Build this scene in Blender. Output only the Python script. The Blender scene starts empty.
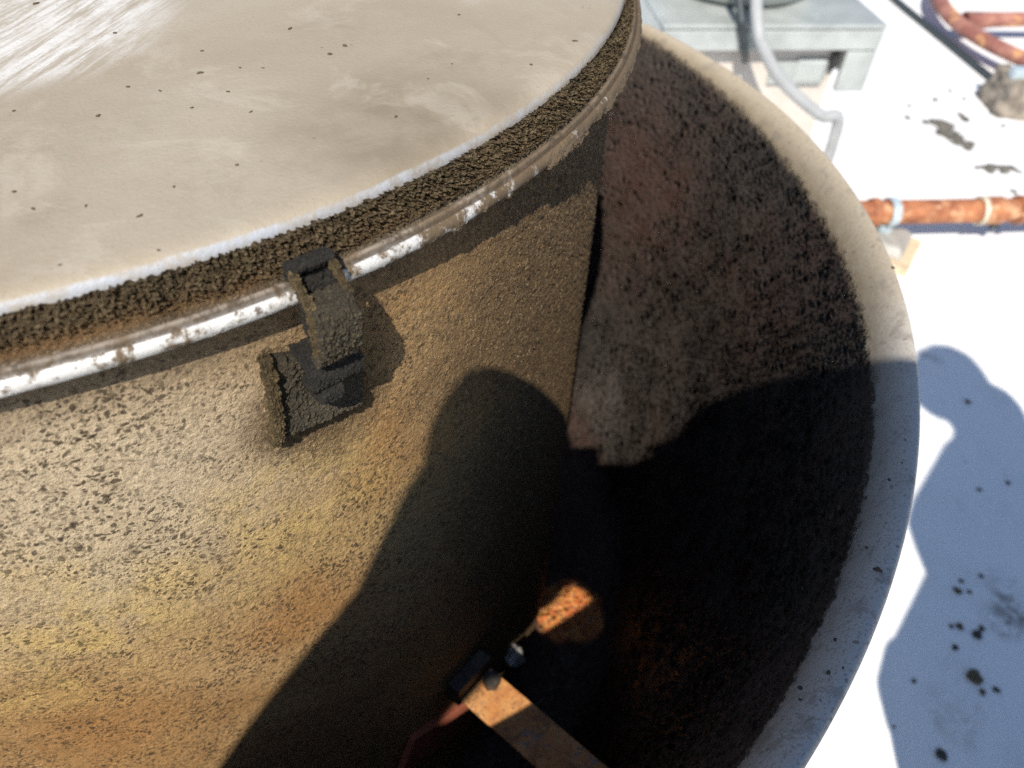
import bpy, bmesh, math, random
import numpy as np
from mathutils import Vector, Matrix, noise as mnoise

random.seed(7)
rng = np.random.default_rng(11)
sc = bpy.context.scene
COL = sc.collection
S = 0.4                      # metres per unit of the fan's lid radius
rad = math.radians

# ------------------------------------------------------------------ camera numbers
CAM = np.array([0.0, -1.53013, 0.37211]) * S
PSI, TH, RHO = 0.57749, 0.79374, 0.05567
FPX = 770.0
fw = np.array([math.sin(PSI)*math.cos(TH), math.cos(PSI)*math.cos(TH), -math.sin(TH)])
r0 = np.array([math.cos(PSI), -math.sin(PSI), 0.0])
u0 = np.cross(r0, fw)
cr, sr = math.cos(RHO), math.sin(RHO)
rv = cr*r0 + sr*u0
uv = -sr*r0 + cr*u0

def at(x, y, z):
    """point of the horizontal plane z (metres) seen in that direction"""
    d = fw + (x-512)/FPX*rv - (y-384)/FPX*uv
    return CAM + (z-CAM[2])/d[2]*d

def on_drum(x, y, R=0.97):
    d = fw + (x-512)/FPX*rv - (y-384)/FPX*uv
    R = R*S
    a = d[0]**2+d[1]**2; b = CAM[0]*d[0]+CAM[1]*d[1]; c = CAM[0]**2+CAM[1]**2-R*R
    return CAM + (-b-math.sqrt(max(b*b-a*c, 0)))/a*d

SUN_AZ, SUN_EL = rad(-130), rad(50)
sun = np.array([math.cos(SUN_EL)*math.cos(SUN_AZ), math.cos(SUN_EL)*math.sin(SUN_AZ), math.sin(SUN_EL)])
EA = np.array([math.sin(SUN_AZ), -math.cos(SUN_AZ), 0.0])      # horizontal, across the sun
HS = np.array([math.cos(SUN_AZ), math.sin(SUN_AZ), 0.0])       # horizontal, towards the sun
ROOF = -2.7*S

def bowl_pt(x, y):
    """rough point of the bowl's inner wall in that direction"""
    d = fw + (x-512)/FPX*rv - (y-384)/FPX*uv
    for k in range(4000):
        p = CAM + d*(.2+k*.0005)
        if p[2] < -.5*S and math.hypot(p[0], p[1])/S > 1.47+(p[2]/S+.5)*.245: break
    return p

# ------------------------------------------------------------------ node helper
class NT:
    def __init__(s, name, rest=False):
        s.m = bpy.data.materials.new(name); s.m.use_nodes = True
        s.t = s.m.node_tree; s.n = s.t.nodes; s.l = s.t.links
        s.n.clear()
        s.out = s.n.new('ShaderNodeOutputMaterial')
        s.b = s.n.new('ShaderNodeBsdfPrincipled')
        s.l.new(s.b.outputs[0], s.out.inputs[0])
        if rest:                                            # place on the surface before displacement
            a = s.n.new('ShaderNodeAttribute'); a.attribute_name = 'rest'; s.co = a.outputs['Vector']
        else: s.co = s.n.new('ShaderNodeTexCoord').outputs['Object']
    def put(s, sock, v):
        if hasattr(v, 'is_linked') or isinstance(v, bpy.types.NodeSocket): s.l.new(v, sock)
        elif isinstance(v, (tuple, list)) and len(v) == 3 and sock.type == 'RGBA': sock.default_value = (*v, 1)
        else: sock.default_value = v
    def noise(s, scale, detail=4, rough=.55, dist=0, co=None):
        n = s.n.new('ShaderNodeTexNoise'); s.l.new(co or s.co, n.inputs['Vector'])
        n.inputs['Scale'].default_value = scale; n.inputs['Detail'].default_value = detail
        n.inputs['Roughness'].default_value = rough; n.inputs['Distortion'].default_value = dist
        return n.outputs['Fac']
    def vor(s, scale, co=None, feature='F1', rnd=1.0, out='Distance'):
        n = s.n.new('ShaderNodeTexVoronoi'); n.feature = feature; s.l.new(co or s.co, n.inputs['Vector'])
        n.inputs['Scale'].default_value = scale; n.inputs['Randomness'].default_value = rnd
        return n.outputs[out]
    def warp(s, amount, scale):
        n = s.n.new('ShaderNodeTexNoise'); s.l.new(s.co, n.inputs['Vector']); n.inputs['Scale'].default_value = scale
        a = s.n.new('ShaderNodeVectorMath'); a.operation = 'SUBTRACT'; s.l.new(n.outputs['Color'], a.inputs[0]); a.inputs[1].default_value = (.5,.5,.5)
        b = s.n.new('ShaderNodeVectorMath'); b.operation = 'SCALE'; s.l.new(a.outputs[0], b.inputs[0]); b.inputs['Scale'].default_value = amount
        c = s.n.new('ShaderNodeVectorMath'); c.operation = 'ADD'; s.l.new(s.co, c.inputs[0]); s.l.new(b.outputs[0], c.inputs[1])
        return c.outputs[0]
    def scale(s, v, co=None):
        n = s.n.new('ShaderNodeMapping'); s.l.new(co or s.co, n.inputs[0]); n.inputs['Scale'].default_value = v
        return n.outputs[0]
    def mapr(s, v, a, b, c=0., d=1., smooth=True):
        n = s.n.new('ShaderNodeMapRange'); n.interpolation_type = 'SMOOTHSTEP' if smooth else 'LINEAR'
        s.put(n.inputs[0], v)
        for i, x in zip((1,2,3,4), (a,b,c,d)): n.inputs[i].default_value = x
        return n.outputs[0]
    def mix(s, f, a, b, mode='MIX'):
        n = s.n.new('ShaderNodeMix'); n.data_type = 'RGBA'; n.blend_type = mode
        s.put(n.inputs[0], f); s.put(n.inputs[6], a); s.put(n.inputs[7], b)
        return n.outputs[2]
    def math(s, op, a, b=0.0, clamp=False):
        n = s.n.new('ShaderNodeMath'); n.operation = op; n.use_clamp = clamp
        s.put(n.inputs[0], a); s.put(n.inputs[1], b)
        return n.outputs[0]
    def add(s, a, b): return s.math('ADD', a, b)
    def mul(s, a, b): return s.math('MULTIPLY', a, b)
    def mx(s, a, b): return s.math('MAXIMUM', a, b)
    def xyz(s):
        n = s.n.new('ShaderNodeSeparateXYZ'); s.l.new(s.co, n.inputs[0]); return n.outputs
    def near(s, p, r1, r2, co=None):
        """1 within r1 of p (metres), 0 beyond r2"""
        n = s.n.new('ShaderNodeVectorMath'); n.operation = 'DISTANCE'; s.l.new(co or s.co, n.inputs[0]); n.inputs[1].default_value = tuple(p)
        return s.mapr(n.outputs['Value'], r1, r2, 1., 0.)
    def azim(s):
        o = s.xyz(); return s.math('ARCTAN2', o[1], o[0])
    def base(s, c, rough=.6, metal=0., spec=.5):
        s.put(s.b.inputs['Base Color'], c); s.put(s.b.inputs['Roughness'], rough); s.put(s.b.inputs['Metallic'], metal)
        s.put(s.b.inputs['Specular IOR Level'], spec)
    def bump(s, h, strength=.5, dist=.002):
        n = s.n.new('ShaderNodeBump'); s.put(n.inputs['Height'], h); n.inputs['Strength'].default_value = strength; n.inputs['Distance'].default_value = dist
        s.l.new(n.outputs[0], s.b.inputs['Normal'])
    def disp(s, h, scale, mid=0.0):
        n = s.n.new('ShaderNodeDisplacement'); s.put(n.inputs['Height'], h); n.inputs['Scale'].default_value = scale; n.inputs['Midlevel'].default_value = mid
        s.l.new(n.outputs[0], s.out.inputs['Displacement']); s.m.displacement_method = 'BOTH'

def simple(name, c, rough=.6, metal=0., var=.25, sc_=40., bump=.0):
    t = NT(name)
    f = t.noise(sc_, 5, .6)
    d = tuple(x*(1-var) for x in c); e = tuple(min(1, x*(1+var)) for x in c)
    t.base(t.mix(t.mapr(f, .3, .7), d, e), rough, metal)
    if bump: t.bump(t.noise(sc_*4, 6, .7), bump, .002)
    return t.m

# ------------------------------------------------------------------ materials
M = {}
# lid top: dusty tan coating over aluminium, few stains, a worn white patch
t = NT('lid_top_coat')
n1 = t.noise(6, 6, .6, .5); n2 = t.noise(45, 6, .65); n3 = t.noise(500, 3, .6)
c = t.mix(t.mapr(n1, .35, .65), (.322,.266,.192), (.370,.318,.240))
c = t.mix(t.mul(t.mapr(n2, .45, .75), .35), c, (.36,.32,.26))
streak = t.noise(14, 5, .6, .2, t.scale((1.4, 5.0, 1)))
c = t.mix(t.mul(t.mapr(streak, .52, .75), .45), c, (.32,.285,.225))
pW = at(-25, 25, 0)
d_ = at(60, 22, 0)-at(0, 58, 0); ph_ = math.atan2(d_[1], d_[0])
o_ = t.xyz(); cmb = t.n.new('ShaderNodeCombineXYZ')
t.put(cmb.inputs[0], t.add(t.mul(o_[0], math.cos(ph_)), t.mul(o_[1], math.sin(ph_))))
t.put(cmb.inputs[1], t.mul(t.add(t.mul(o_[0], -math.sin(ph_)), t.mul(o_[1], math.cos(ph_))), 9.))
wm = t.near(pW, .060, .098, t.warp(.035, 22))
wn = t.noise(16, 6, .75, .3, cmb.outputs[0])
c = t.mix(t.mul(wm, t.mapr(wn, .40, .58, .12, 1.)), c, (.62,.60,.56))
pD = at(400, 128, 0)
c = t.mix(t.mul(t.near(pD, .005, .075, t.warp(.09, 14)), t.mapr(n2, .3, .65, .40, .90)), c, (.215,.175,.118))
for (x_, y_, r_, a_) in ((60,220,.016,.35),(250,95,.02,.25),(330,30,.03,.3),(420,60,.035,.3),(200,190,.03,.25),(120,130,.04,.2),(480,60,.03,.3),(300,160,.03,.25),(30,150,.03,.2)):
    sm = t.mul(t.near(at(x_, y_, 0), .0, r_, t.warp(.06, 30)), t.mapr(t.noise(80, 6, .8, .5), .38, .62))
    c = t.mix(t.mul(sm, a_), c, (.20,.165,.115))
scr = t.mul(t.mapr(t.noise(55, 2, .5, .2, t.scale((1., .06, 1), t.warp(.01, 12))), .66, .69), t.mapr(t.noise(7, 2), .5, .6))
c = t.mix(t.mul(scr, .35), c, (.24,.20,.15))
spk = t.mapr(t.vor(120, t.warp(.006, 60)), .05, .11, 1., 0.)
spk = t.mul(spk, t.mapr(t.noise(25, 2), .57, .64))
c = t.mix(t.mul(spk, .55), c, (.12,.09,.06))
fs = t.mapr(t.noise(900, 2, .5), .60, .72)
c = t.mix(t.mul(fs, .35), c, (.2,.16,.11))
c = t.mix(t.mul(t.mapr(t.noise(110, 6, .75, .3), .50, .68), .30), c, (.30,.245,.17))
c = t.mix(t.mul(t.mapr(t.noise(18, 6, .7, .6), .52, .66), .35), c, (.47,.42,.34))
o = t.xyz(); rr = t.math('SQRT', t.add(t.mul(o[0], o[0]), t.mul(o[1], o[1])))
edge = t.mapr(t.add(rr, t.mul(t.math('SUBTRACT', t.noise(45, 5, .7), .5), .0028)), .9678*S, .9708*S)
edge2 = t.mul(edge, t.mapr(t.noise(40, 6, .75), .32, .56, .25, 1.))
edge2 = t.mul(edge2, t.mapr(t.azim(), rad(-88), rad(-45), 1., .35))
c = t.mix(t.mul(edge2, t.mapr(t.noise(160, 5, .75), .3, .55, .55, 1.)), c, (.43,.45,.485))
t.base(c, .62, t.mul(edge2, .15), .35)
t.bump(t.add(t.add(n3, t.mul(n2, .8)), t.mul(spk, 1.5)), .25, .0012)
M['lid'] = t.m

# lid skirt: thick fibrous grease crust, rust where it has flaked
def crust(name, c1, c2, c3, scale, rust=0.0, fibre=1.0, fine=1.0):
    t = NT(name, True)
    w = t.warp(.006, 160)
    v = t.vor(480*fine, w); n = t.noise(210*fine, 6, .8, .6); n2 = t.noise(30, 4, .6); n4 = t.noise(900, 4, .7, .3)
    ridge = t.mapr(t.math('ABSOLUTE', t.math('SUBTRACT', t.noise(330*fine, 3, .75, 1.4), .5)), 0., .10, 1., 0.)
    h = t.add(t.mul(n, 1.3), t.add(t.mul(ridge, .50*fibre), t.mul(t.mapr(v, .0, .7, 1., 0.), .45)))
    c = t.mix(t.mapr(n2, .35, .65), c1, c2)
    c = t.mix(t.mul(t.mapr(h, .8, 1.65), .8), c, c3)
    c = t.mix(t.mul(t.mapr(n4, .5, .75), .35), c, tuple(x*.35 for x in c1))
    if rust:
        z = t.xyz()[2]
        low = t.mul(t.mapr(z, -.052*S, -.025*S, 1., 0.), t.mapr(t.noise(18, 4, .6), .36, .54))
        low = t.mul(low, t.mapr(t.azim(), rad(-92), rad(-70), rust, .12))
        c = t.mix(low, c, t.mix(t.noise(90, 5), (.20,.10,.04), (.34,.22,.11)))
        ash = t.mul(t.mapr(z, -.0530*S, -.0455*S, 1., 0.), t.mapr(t.noise(22, 4, .65), .3, .6, .5, 1.))
        c = t.mix(ash, c, t.mix(t.noise(160, 5, .7), (.17,.135,.09), (.30,.25,.18)))
        h = t.mul(h, t.math('SUBTRACT', 1., t.mul(t.mx(low, ash), .7)))
    t.base(c, .85, 0., .25)
    t.disp(h, scale, .6)
    return t.m
M['skirt'] = crust('lid_skirt_crust', (.044,.032,.019), (.090,.062,.034), (.26,.195,.11), .0040, .95, 1.5, 1.35)
M['latch'] = crust('latch_crust', (.050,.044,.036), (.085,.074,.056), (.17,.13,.070), .0018, fine=1.4)
M['latch_dark'] = crust('latch_grease_and_hollow_shade', (.022,.021,.019), (.036,.033,.029), (.06,.055,.045), .0013, fine=1.4)
M['latch_edge'] = crust('latch_edge_crust', (.07,.050,.026), (.13,.093,.047), (.25,.185,.095), .0019, fine=1.4)

# bead: worn bright metal roll with baked dirt, dirtier round to the far side
t = NT('bead_metal', True)
az = t.azim(); z = t.xyz()[2]
nn = t.noise(60, 6, .75, .5); nf = t.noise(260, 5, .7)
dirty = t.mapr(az, rad(-86), rad(-50), 0., 1., False)
dm = t.mapr(t.add(t.add(t.mul(nn, .8), t.mul(nf, .35)), t.mul(dirty, .24)), .560, .685)
rr = t.xyz(); rr = t.math('SQRT', t.add(t.mul(rr[0], rr[0]), t.mul(rr[1], rr[1])))
grv = t.mapr(t.math('ABSOLUTE', t.math('SUBTRACT', rr, .9935*S)), .0006, .0013, 1., 0.)
up = t.mapr(z, -.0550*S, -.0535*S)                      # the shelf above the roll holds dust
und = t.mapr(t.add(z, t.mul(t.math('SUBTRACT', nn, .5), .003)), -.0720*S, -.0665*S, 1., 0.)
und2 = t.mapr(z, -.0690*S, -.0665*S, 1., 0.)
dirt = t.mix(t.noise(45, 5, .7), (.055,.036,.020), (.19,.132,.072))
c = t.mix(dm, (.74,.73,.70), dirt)
c = t.mix(t.mul(up, .85), c, t.mix(t.noise(35, 5, .7), (.075,.050,.029), (.235,.175,.115)))
c = t.mix(t.mul(up, t.mul(t.mapr(t.noise(130, 5, .75), .48, .62), .7)), c, (.05,.036,.022))
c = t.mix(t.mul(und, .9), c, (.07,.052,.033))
c = t.mix(t.mul(grv, .8), c, (.075,.052,.032))
fx = t.mul(t.mul(t.mapr(t.noise(210, 3, .6), .57, .66), t.math('SUBTRACT', 1., up)), .85)
c = t.mix(fx, c, (.12,.09,.06))
clean = t.mul(t.math('SUBTRACT', 1., dm), t.math('SUBTRACT', 1., t.mx(up, und)))
t.base(c, t.mapr(clean, 0., 1., .85, .38), t.mul(clean, .25), .5)
clump = t.mul(t.mapr(t.add(t.noise(80, 4, .7), t.mul(dirty, .16)), .56, .74), t.math('SUBTRACT', 1., up))
clump = t.mul(clump, t.mapr(dirty, .15, .6, .12, 1.))
clump = t.mul(clump, t.mapr(z, -.060*S, -.068*S, 1., .25) if False else t.mapr(z, -.074*S, -.060*S, 1., .12))
c = t.mix(t.mul(clump, t.mapr(nf, .25, .6, .95, .55)), c, t.mix(nf, (.045,.032,.019), (.20,.14,.075)))
t.put(t.b.inputs['Base Color'], c)
t.disp(t.add(t.mul(clump, t.add(.2, t.mul(t.noise(380, 4, .7), 1.2))), t.mul(nf, .12)), .0042, .0)
M['bead'] = t.m

# drum: baked-on tan / yellow / brown grease film, pitted
t = NT('drum_grease_film', True)
az = t.azim(); z = t.xyz()[2]
w = t.warp(.10, 9)
big = t.noise(9, 5, .6, .4); mid = t.noise(40, 6, .7, .3); fine = t.noise(420, 4, .7)
c = t.mix(t.mapr(big, .35, .65), (.33,.195,.080), (.46,.295,.135))
grey = t.near(on_drum(60, 510), .03, .15, w)
c = t.mix(t.mul(grey, .9), c, t.mix(mid, (.47,.375,.245), (.58,.475,.33)))
yel = t.mx(t.near(on_drum(110, 640), .015, .095, w), t.mx(t.near(on_drum(300, 530), .01, .085, w), t.near(on_drum(20, 690), .015, .08, w)))
c = t.mix(t.mul(yel, t.mapr(mid, .40, .62, .15, .75)), c, (.60,.42,.15))
org = t.mx(t.near(on_drum(120, 740), .005, .09, w), t.mx(t.near(on_drum(330, 610), .005, .05, w), t.near(on_drum(400, 440), .0, .05, w)))
c = t.mix(t.mul(org, .8), c, t.mix(mid, (.30,.135,.040), (.43,.22,.072)))
brn = t.mapr(t.add(az, t.mul(t.math('SUBTRACT', big, .5), .5)), rad(-82), rad(-60))
brn = t.mx(brn, t.near(on_drum(330, 400), .02, .06, w))
c = t.mix(t.mul(brn, .93), c, t.mix(mid, (.042,.025,.013), (.100,.061,.029)))  # brown grease, its tone deepened to help darken the hand shadow
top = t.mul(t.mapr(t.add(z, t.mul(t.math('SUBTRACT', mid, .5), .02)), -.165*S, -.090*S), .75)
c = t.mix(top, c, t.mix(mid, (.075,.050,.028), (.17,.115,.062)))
gol = t.mul(t.math('SUBTRACT', 1., t.mul(grey, .6)), t.mul(t.mapr(t.noise(330, 4, .75, .4), .50, .66), t.mapr(brn, 0., 1., .18, .65)))
c = t.mix(gol, c, (.29,.195,.085))
v1 = t.vor(250, t.warp(.012, 90)); sel = t.noise(30, 3, .6)
pit = t.mul(t.mapr(v1, .22, .38, 1., 0.), t.mapr(sel, .36, .52))
v2 = t.vor(420, t.warp(.007, 160)); pit2 = t.mul(t.mapr(v2, .24, .38, 1., 0.), t.mapr(t.noise(60, 3), .38, .54))
dens = t.mapr(t.noise(13, 4, .6, .4), .38, .58, .42, 1.)
pits = t.mul(t.mx(pit, t.mul(pit2, .8)), dens)
c = t.mix(t.mul(pits, .86), c, (.045,.031,.019))
sp3 = t.mul(t.mapr(t.vor(330, t.warp(.010, 120)), .26, .38, 1., 0.), t.mul(t.mapr(t.noise(75, 3, .6), .38, .54), t.mapr(t.noise(17, 4, .6, .4), .38, .58, .3, 1.)))
c = t.mix(t.mul(sp3, t.mapr(brn, 0., 1., .85, .45)), c, (.04,.027,.016))
c = t.mix(t.mul(t.mapr(t.noise(900, 2, .6), .55, .70), .6), c, (.10,.062,.03))
c = t.mix(t.mul(t.mapr(t.noise(800, 2, .6), .60, .70), .5), c, (.52,.40,.24))
c = t.mix(t.mul(t.mapr(fine, .52, .72), .40), c, (.085,.055,.03))
c = t.mix(t.mul(t.mapr(t.noise(150, 5, .75, .3), .52, .70), .45), c, (.10,.065,.035))
t.base(c, .72, 0., .3)
rough_ = t.mapr(brn, 0., 1., .42, 1.5)
c2_ = lambda v_: t.math('SUBTRACT', v_, .5)
hh = t.add(t.mul(t.add(t.mul(c2_(fine), 1.3), t.mul(c2_(t.noise(190, 5, .75, .4)), 2.0)), rough_), t.mul(pits, .16))
t.disp(hh, .0017, 0.0)
M['drum'] = t.m

# bowl inside: black-brown grease lumps over rust; rim: chalky aluminium with painted sun and shade tones
t = NT('bowl_grease', True)
o = t.xyz(); z = o[2]
rr = t.math('SQRT', t.add(t.mul(o[0], o[0]), t.mul(o[1], o[1])))
w = t.warp(.008, 70)
v = t.vor(105, w); v2 = t.vor(230, t.warp(.005, 120)); n = t.noise(110, 6, .75, .3); big = t.noise(8, 4, .6); fine = t.noise(500, 3, .7)
amt = t.mapr(big, .35, .62, .65, 1.1)
lump = t.add(t.mul(t.mapr(v, .05, .55, 1., 0.), t.mapr(t.noise(45, 3, .6), .40, .58, .0, 1.1)), t.mul(t.mapr(v2, .05, .55, 1., 0.), .60))
h = t.mul(t.add(lump, t.mul(n, .55)), amt)
c = t.mix(t.mapr(big, .35, .65), (.054,.040,.032), (.037,.031,.026))
redm = t.mul(t.mapr(t.noise(13, 5, .65), .47, .62), t.mapr(z, -1.15*S, -.7*S, .0, .55))
c = t.mix(t.mul(redm, .7), c, (.078,.040,.030))
redn = t.near(bowl_pt(640, 190), .02, .17, t.warp(.12, 9))
c = t.mix(t.mul(redn, .6), c, (.068,.036,.028))
grs = t.near(bowl_pt(600, 400), .01, .10, t.warp(.08, 12))
c = t.mix(t.mul(grs, t.mapr(n, .35, .6, .25, .8)), c, (.105,.088,.078))
c = t.mix(t.mul(t.mapr(lump, .5, 1.2), .45), c, (.125,.105,.086))  # lump tops lightened in colour as painted highlights
c = t.mix(t.mul(t.mapr(t.noise(260, 4, .7), .56, .70), .5), c, (.17,.145,.118))
c = t.mix(t.mul(t.mapr(fine, .58, .8), .3), c, (.02,.016,.014))
ptri = (.755*S, -.735*S, -1.62*S)
glow = t.near(ptri, .034, .044, t.warp(.03, 26))      # pan rust confined to the sunlit triangle, painting the lit patch
rust = t.mix(t.mapr(t.noise(110, 6, .75), .4, .6), (.50,.12,.03), (.58,.27,.07))
pan = t.mapr(z, -1.625*S, -1.55*S, 1., 0.)
c = t.mix(t.mul(pan, .9), c, t.mix(t.noise(90, 5, .7), (.022,.010,.006), (.045,.020,.010)))  # dark rust, lowered further so the pan reads as shade
rust = t.mix(t.mapr(t.noise(170, 4, .7), .56, .66), rust, (.16,.13,.11))
c = t.mix(glow, c, rust)
azr = t.azim()
thr = t.mapr(azr, rad(-30), rad(35), 1.4745*S, 1.506*S)
rimf = t.math('SUBTRACT', t.add(rr, t.mul(t.math('SUBTRACT', t.noise(110, 6, .8), .5), .009)), thr)
rimf = t.mapr(rimf, -.0018, .0028)
blk = t.mapr(t.add(z, t.mul(t.math('SUBTRACT', t.noise(30, 5, .7), .5), .09)), -.70*S, -.50*S)
c = t.mix(t.mul(blk, t.mapr(t.noise(140, 4, .7), .35, .6, .45, .1)), c, (.036,.029,.024))
azc = t.azim()
thr_ = t.mapr(azc, rad(-30), rad(35), 1.4745*S, 1.506*S)
chalk = t.mix(t.noise(25, 6, .7), (.43,.405,.375), (.56,.535,.50))
chalk = t.mix(t.mapr(azc, rad(-52), rad(-36)), chalk, t.mix(t.noise(25, 6, .7), (.36,.30,.215), (.47,.405,.305)))  # tan where sunlit, greyer past the shadow boundary: lighting painted into the rim
sp = t.mapr(t.vor(150, t.warp(.01, 80)), .10, .20, 1., 0.)
sp = t.mul(sp, t.mapr(t.noise(22, 3), .50, .62))
chalk = t.mix(t.mul(sp, .7), chalk, (.10,.08,.06))
chalk = t.mix(t.mul(t.mapr(t.noise(600, 3, .6), .52, .66), .65), chalk, (.25,.21,.16))
ox = t.mul(t.mapr(t.noise(38, 6, .75, .5), .54, .64), .55)
chalk = t.mix(ox, chalk, (.24,.21,.175))
chp = t.mapr(t.noise(95, 5, .7, .8), .66, .70)
chalk = t.mix(t.mul(chp, .8), chalk, (.13,.10,.07))
stain = t.mul(t.mapr(t.math('SUBTRACT', rr, thr_), -.004, .010, 1., 0.), t.mapr(t.noise(60, 5, .7), .3, .6, .5, 1.))
chalk = t.mix(t.mul(stain, .8), chalk, (.17,.12,.06))
c = t.mix(rimf, c, chalk)
wet = t.mul(t.math('SUBTRACT', 1., rimf), t.mapr(t.noise(35, 4, .6), .42, .62))
gl = t.mul(t.mapr(t.vor(170, t.warp(.004, 200)), .10, .2, 1., 0.), t.mul(t.mapr(t.noise(20, 3), .48, .58), t.mapr(z, -.75*S, -.62*S, 1., 0.)))
t.base(c, t.math('SUBTRACT', t.mapr(t.mul(wet, t.mapr(z, -.72*S, -.60*S, 1., 0.)), 0., 1., .60, .22), t.mul(gl, .2)), 0., .45)
t.disp(t.mul(t.math('SUBTRACT', h, .9), t.mapr(rimf, 0., 1., 1., .02)), -.0038, 0.0)
M['bowl'] = t.m

t = NT('bowl_outside_metal')
n = t.noise(18, 6, .65)
t.base(t.mix(t.mapr(n, .35, .65), (.38,.36,.33), (.52,.50,.47)), .5, .35)
M['bowl_out'] = t.m

# rusty strap metal
t = NT('bar_rust')
n = t.noise(60, 6, .7); f = t.noise(420, 4, .7)
c = t.mix(t.mapr(n, .35, .65), (.48,.19,.055), (.60,.30,.10))
c = t.mix(t.mul(t.mapr(t.noise(33, 5, .7, .5), .58, .66), .85), c, (.22,.19,.17))
c = t.mix(t.mapr(f, .56, .66), c, (.14,.085,.05))
c = t.mix(t.mul(t.mapr(t.noise(70, 5, .8, .6), .50, .62), .75), c, (.20,.085,.035))
t.base(c, .6, .1); t.bump(t.add(n, f), .4, .001)
M['bar'] = t.m
t = NT('red_rust')
c = t.mix(t.noise(120, 6, .7), (.30,.075,.04), (.42,.15,.085)); t.base(c, .55); t.bump(t.noise(300, 4), .4, .001); M['redrust'] = t.m
M['nut'] = simple('bolt_grey_metal', (.42,.40,.36), .5, .3, .4, 120, .5)
M['nut_dark'] = simple('bolt_greased_metal', (.045,.036,.028), .6, 0., .5, 150, .4)

# pipe rust
t = NT('pipe_rust')
n = t.noise(24, 6, .7, .5); f = t.noise(110, 5, .7)
c = t.mix(t.mapr(n, .36, .62), (.24,.080,.036), (.44,.17,.070))
c = t.mix(t.mul(t.mapr(t.noise(19, 5, .7, .5), .50, .62), .9), c, (.60,.35,.19))
c = t.mix(t.mul(t.mapr(f, .58, .7), .6), c, (.16,.06,.035))
t.base(c, .7); t.bump(t.add(n, f), .4, .003); M['pipe'] = t.m
t = NT('wheel_rust')
n = t.noise(11, 6, .7, .5); f = t.noise(70, 5, .7)
c = t.mix(t.mapr(n, .36, .62), (.25,.095,.070), (.40,.185,.140))
c = t.mix(t.mapr(t.noise(9, 4, .6, .4), .55, .64), c, (.62,.33,.14))
c = t.mix(t.mul(t.mapr(f, .58, .7), .7), c, (.14,.055,.04))
t.base(c, .7); t.bump(t.add(n, f), .4, .004); M['wheel'] = t.m

# white roof coating
t = NT('roof_white_coating')
n = t.noise(1.3, 5, .6); n2 = t.noise(9, 6, .7, .3); f = t.noise(140, 4, .6)
c = t.mix(t.mapr(n, .35, .65), (.80,.80,.79), (.84,.84,.83))
c = t.mix(t.mul(t.mapr(n2, .48, .72), .45), c, (.66,.65,.62))
c = t.mix(t.mul(t.mapr(t.noise(30, 6, .75, .8), .58, .70), .4), c, (.60,.585,.55))
c = t.mix(t.mul(t.mapr(t.vor(26, t.warp(.03, 20)), .06, .12, 1., 0.), t.mul(t.mapr(t.noise(3, 3), .52, .6), .6)), c, (.40,.38,.36))
def smear(p, r1, r2, col, a):
    global c
    k = t.mul(t.near(p, r1, r2, t.warp(.16, 12)), t.mapr(t.noise(40, 6, .75, .6), .42, .58, .05, 1.))
    c = t.mix(t.mul(k, a), c, col)
smear(at(1012, 610, ROOF), .01, .085, (.20,.155,.13), .9)
smear(at(955, 715, ROOF), .0, .07, (.45,.40,.36), .55)
smear(at(925, 355, ROOF), .0, .05, (.40,.39,.37), .8)
smear(at(950, 130, ROOF), .02, .14, (.35,.33,.30), .6)
t.base(c, .55, 0., .4); t.bump(t.add(n2, t.mul(f, .4)), .25, .004)
M['roof'] = t.m

M['galv'] = simple('hood_galvanised', (.45,.475,.455), .45, .3, .16, 9, .05)
M['curbpaint'] = simple('curb_cream_paint', (.62,.565,.50), .6, 0., .12, 7, .1)
M['conduit'] = simple('conduit_grey_plastic', (.36,.37,.37), .5, 0., .08, 30)
M['cable'] = simple('cable_black_rubber', (.035,.045,.05), .5, 0., .2, 60)
M['clamp'] = simple('clamp_zinc', (.52,.62,.66), .4, .3, .2, 60)
M['collar'] = simple('coupling_pale_tape', (.62,.56,.42), .6, 0., .2, 60)
M['steelgrey'] = simple('support_grey_steel', (.40,.385,.35), .55, .2, .2, 25, .1)
M['wood'] = simple('support_pale_wood', (.62,.50,.33), .7, 0., .2, 25, .2)
M['concrete'] = simple('block_dirty_concrete', (.24,.205,.165), .9, 0., .45, 22, .6)
M['debris'] = simple('debris_grey_brown', (.135,.125,.105), .9, 0., .5, 60, .6)
M['crumb'] = simple('crumb_black_grease', (.050,.042,.036), .8, 0., .4, 200, .5)
M['crumb_brown'] = simple('crumb_brown_grease', (.10,.075,.045), .85, 0., .4, 200, .5)
M['crumb_lid'] = simple('crumb_dusty_brown', (.125,.095,.062), .9, 0., .5, 300, .5)
M['shade_gap'] = simple('gap_shade_black', (.03,.03,.03), .6, 0., .2, 20)
M['skin'] = simple('skin', (.50,.30,.22), .5, 0., .1, 60)
M['jacket'] = simple('jacket_navy_cloth', (.045,.055,.085), .9, 0., .2, 90)
M['jacket_b'] = simple('jacket_grey_cloth', (.12,.12,.125), .9, 0., .2, 90)
M['trousers'] = simple('trousers_dark_cloth', (.05,.055,.07), .9, 0., .2, 90)
M['cap'] = simple('cap_black_cloth', (.03,.03,.035), .9, 0., .2, 90)
M['hair'] = simple('hair_dark', (.03,.02,.015), .7, 0., .3, 200)
M['shoe'] = simple('shoe_brown_leather', (.08,.05,.03), .6, 0., .2, 60)
M['phone'] = simple('phone_black_glass', (.02,.02,.022), .2, 0., .1, 20)
M['eye'] = simple('eye_dark', (.05,.035,.03), .2, 0., .1, 20)

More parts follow.
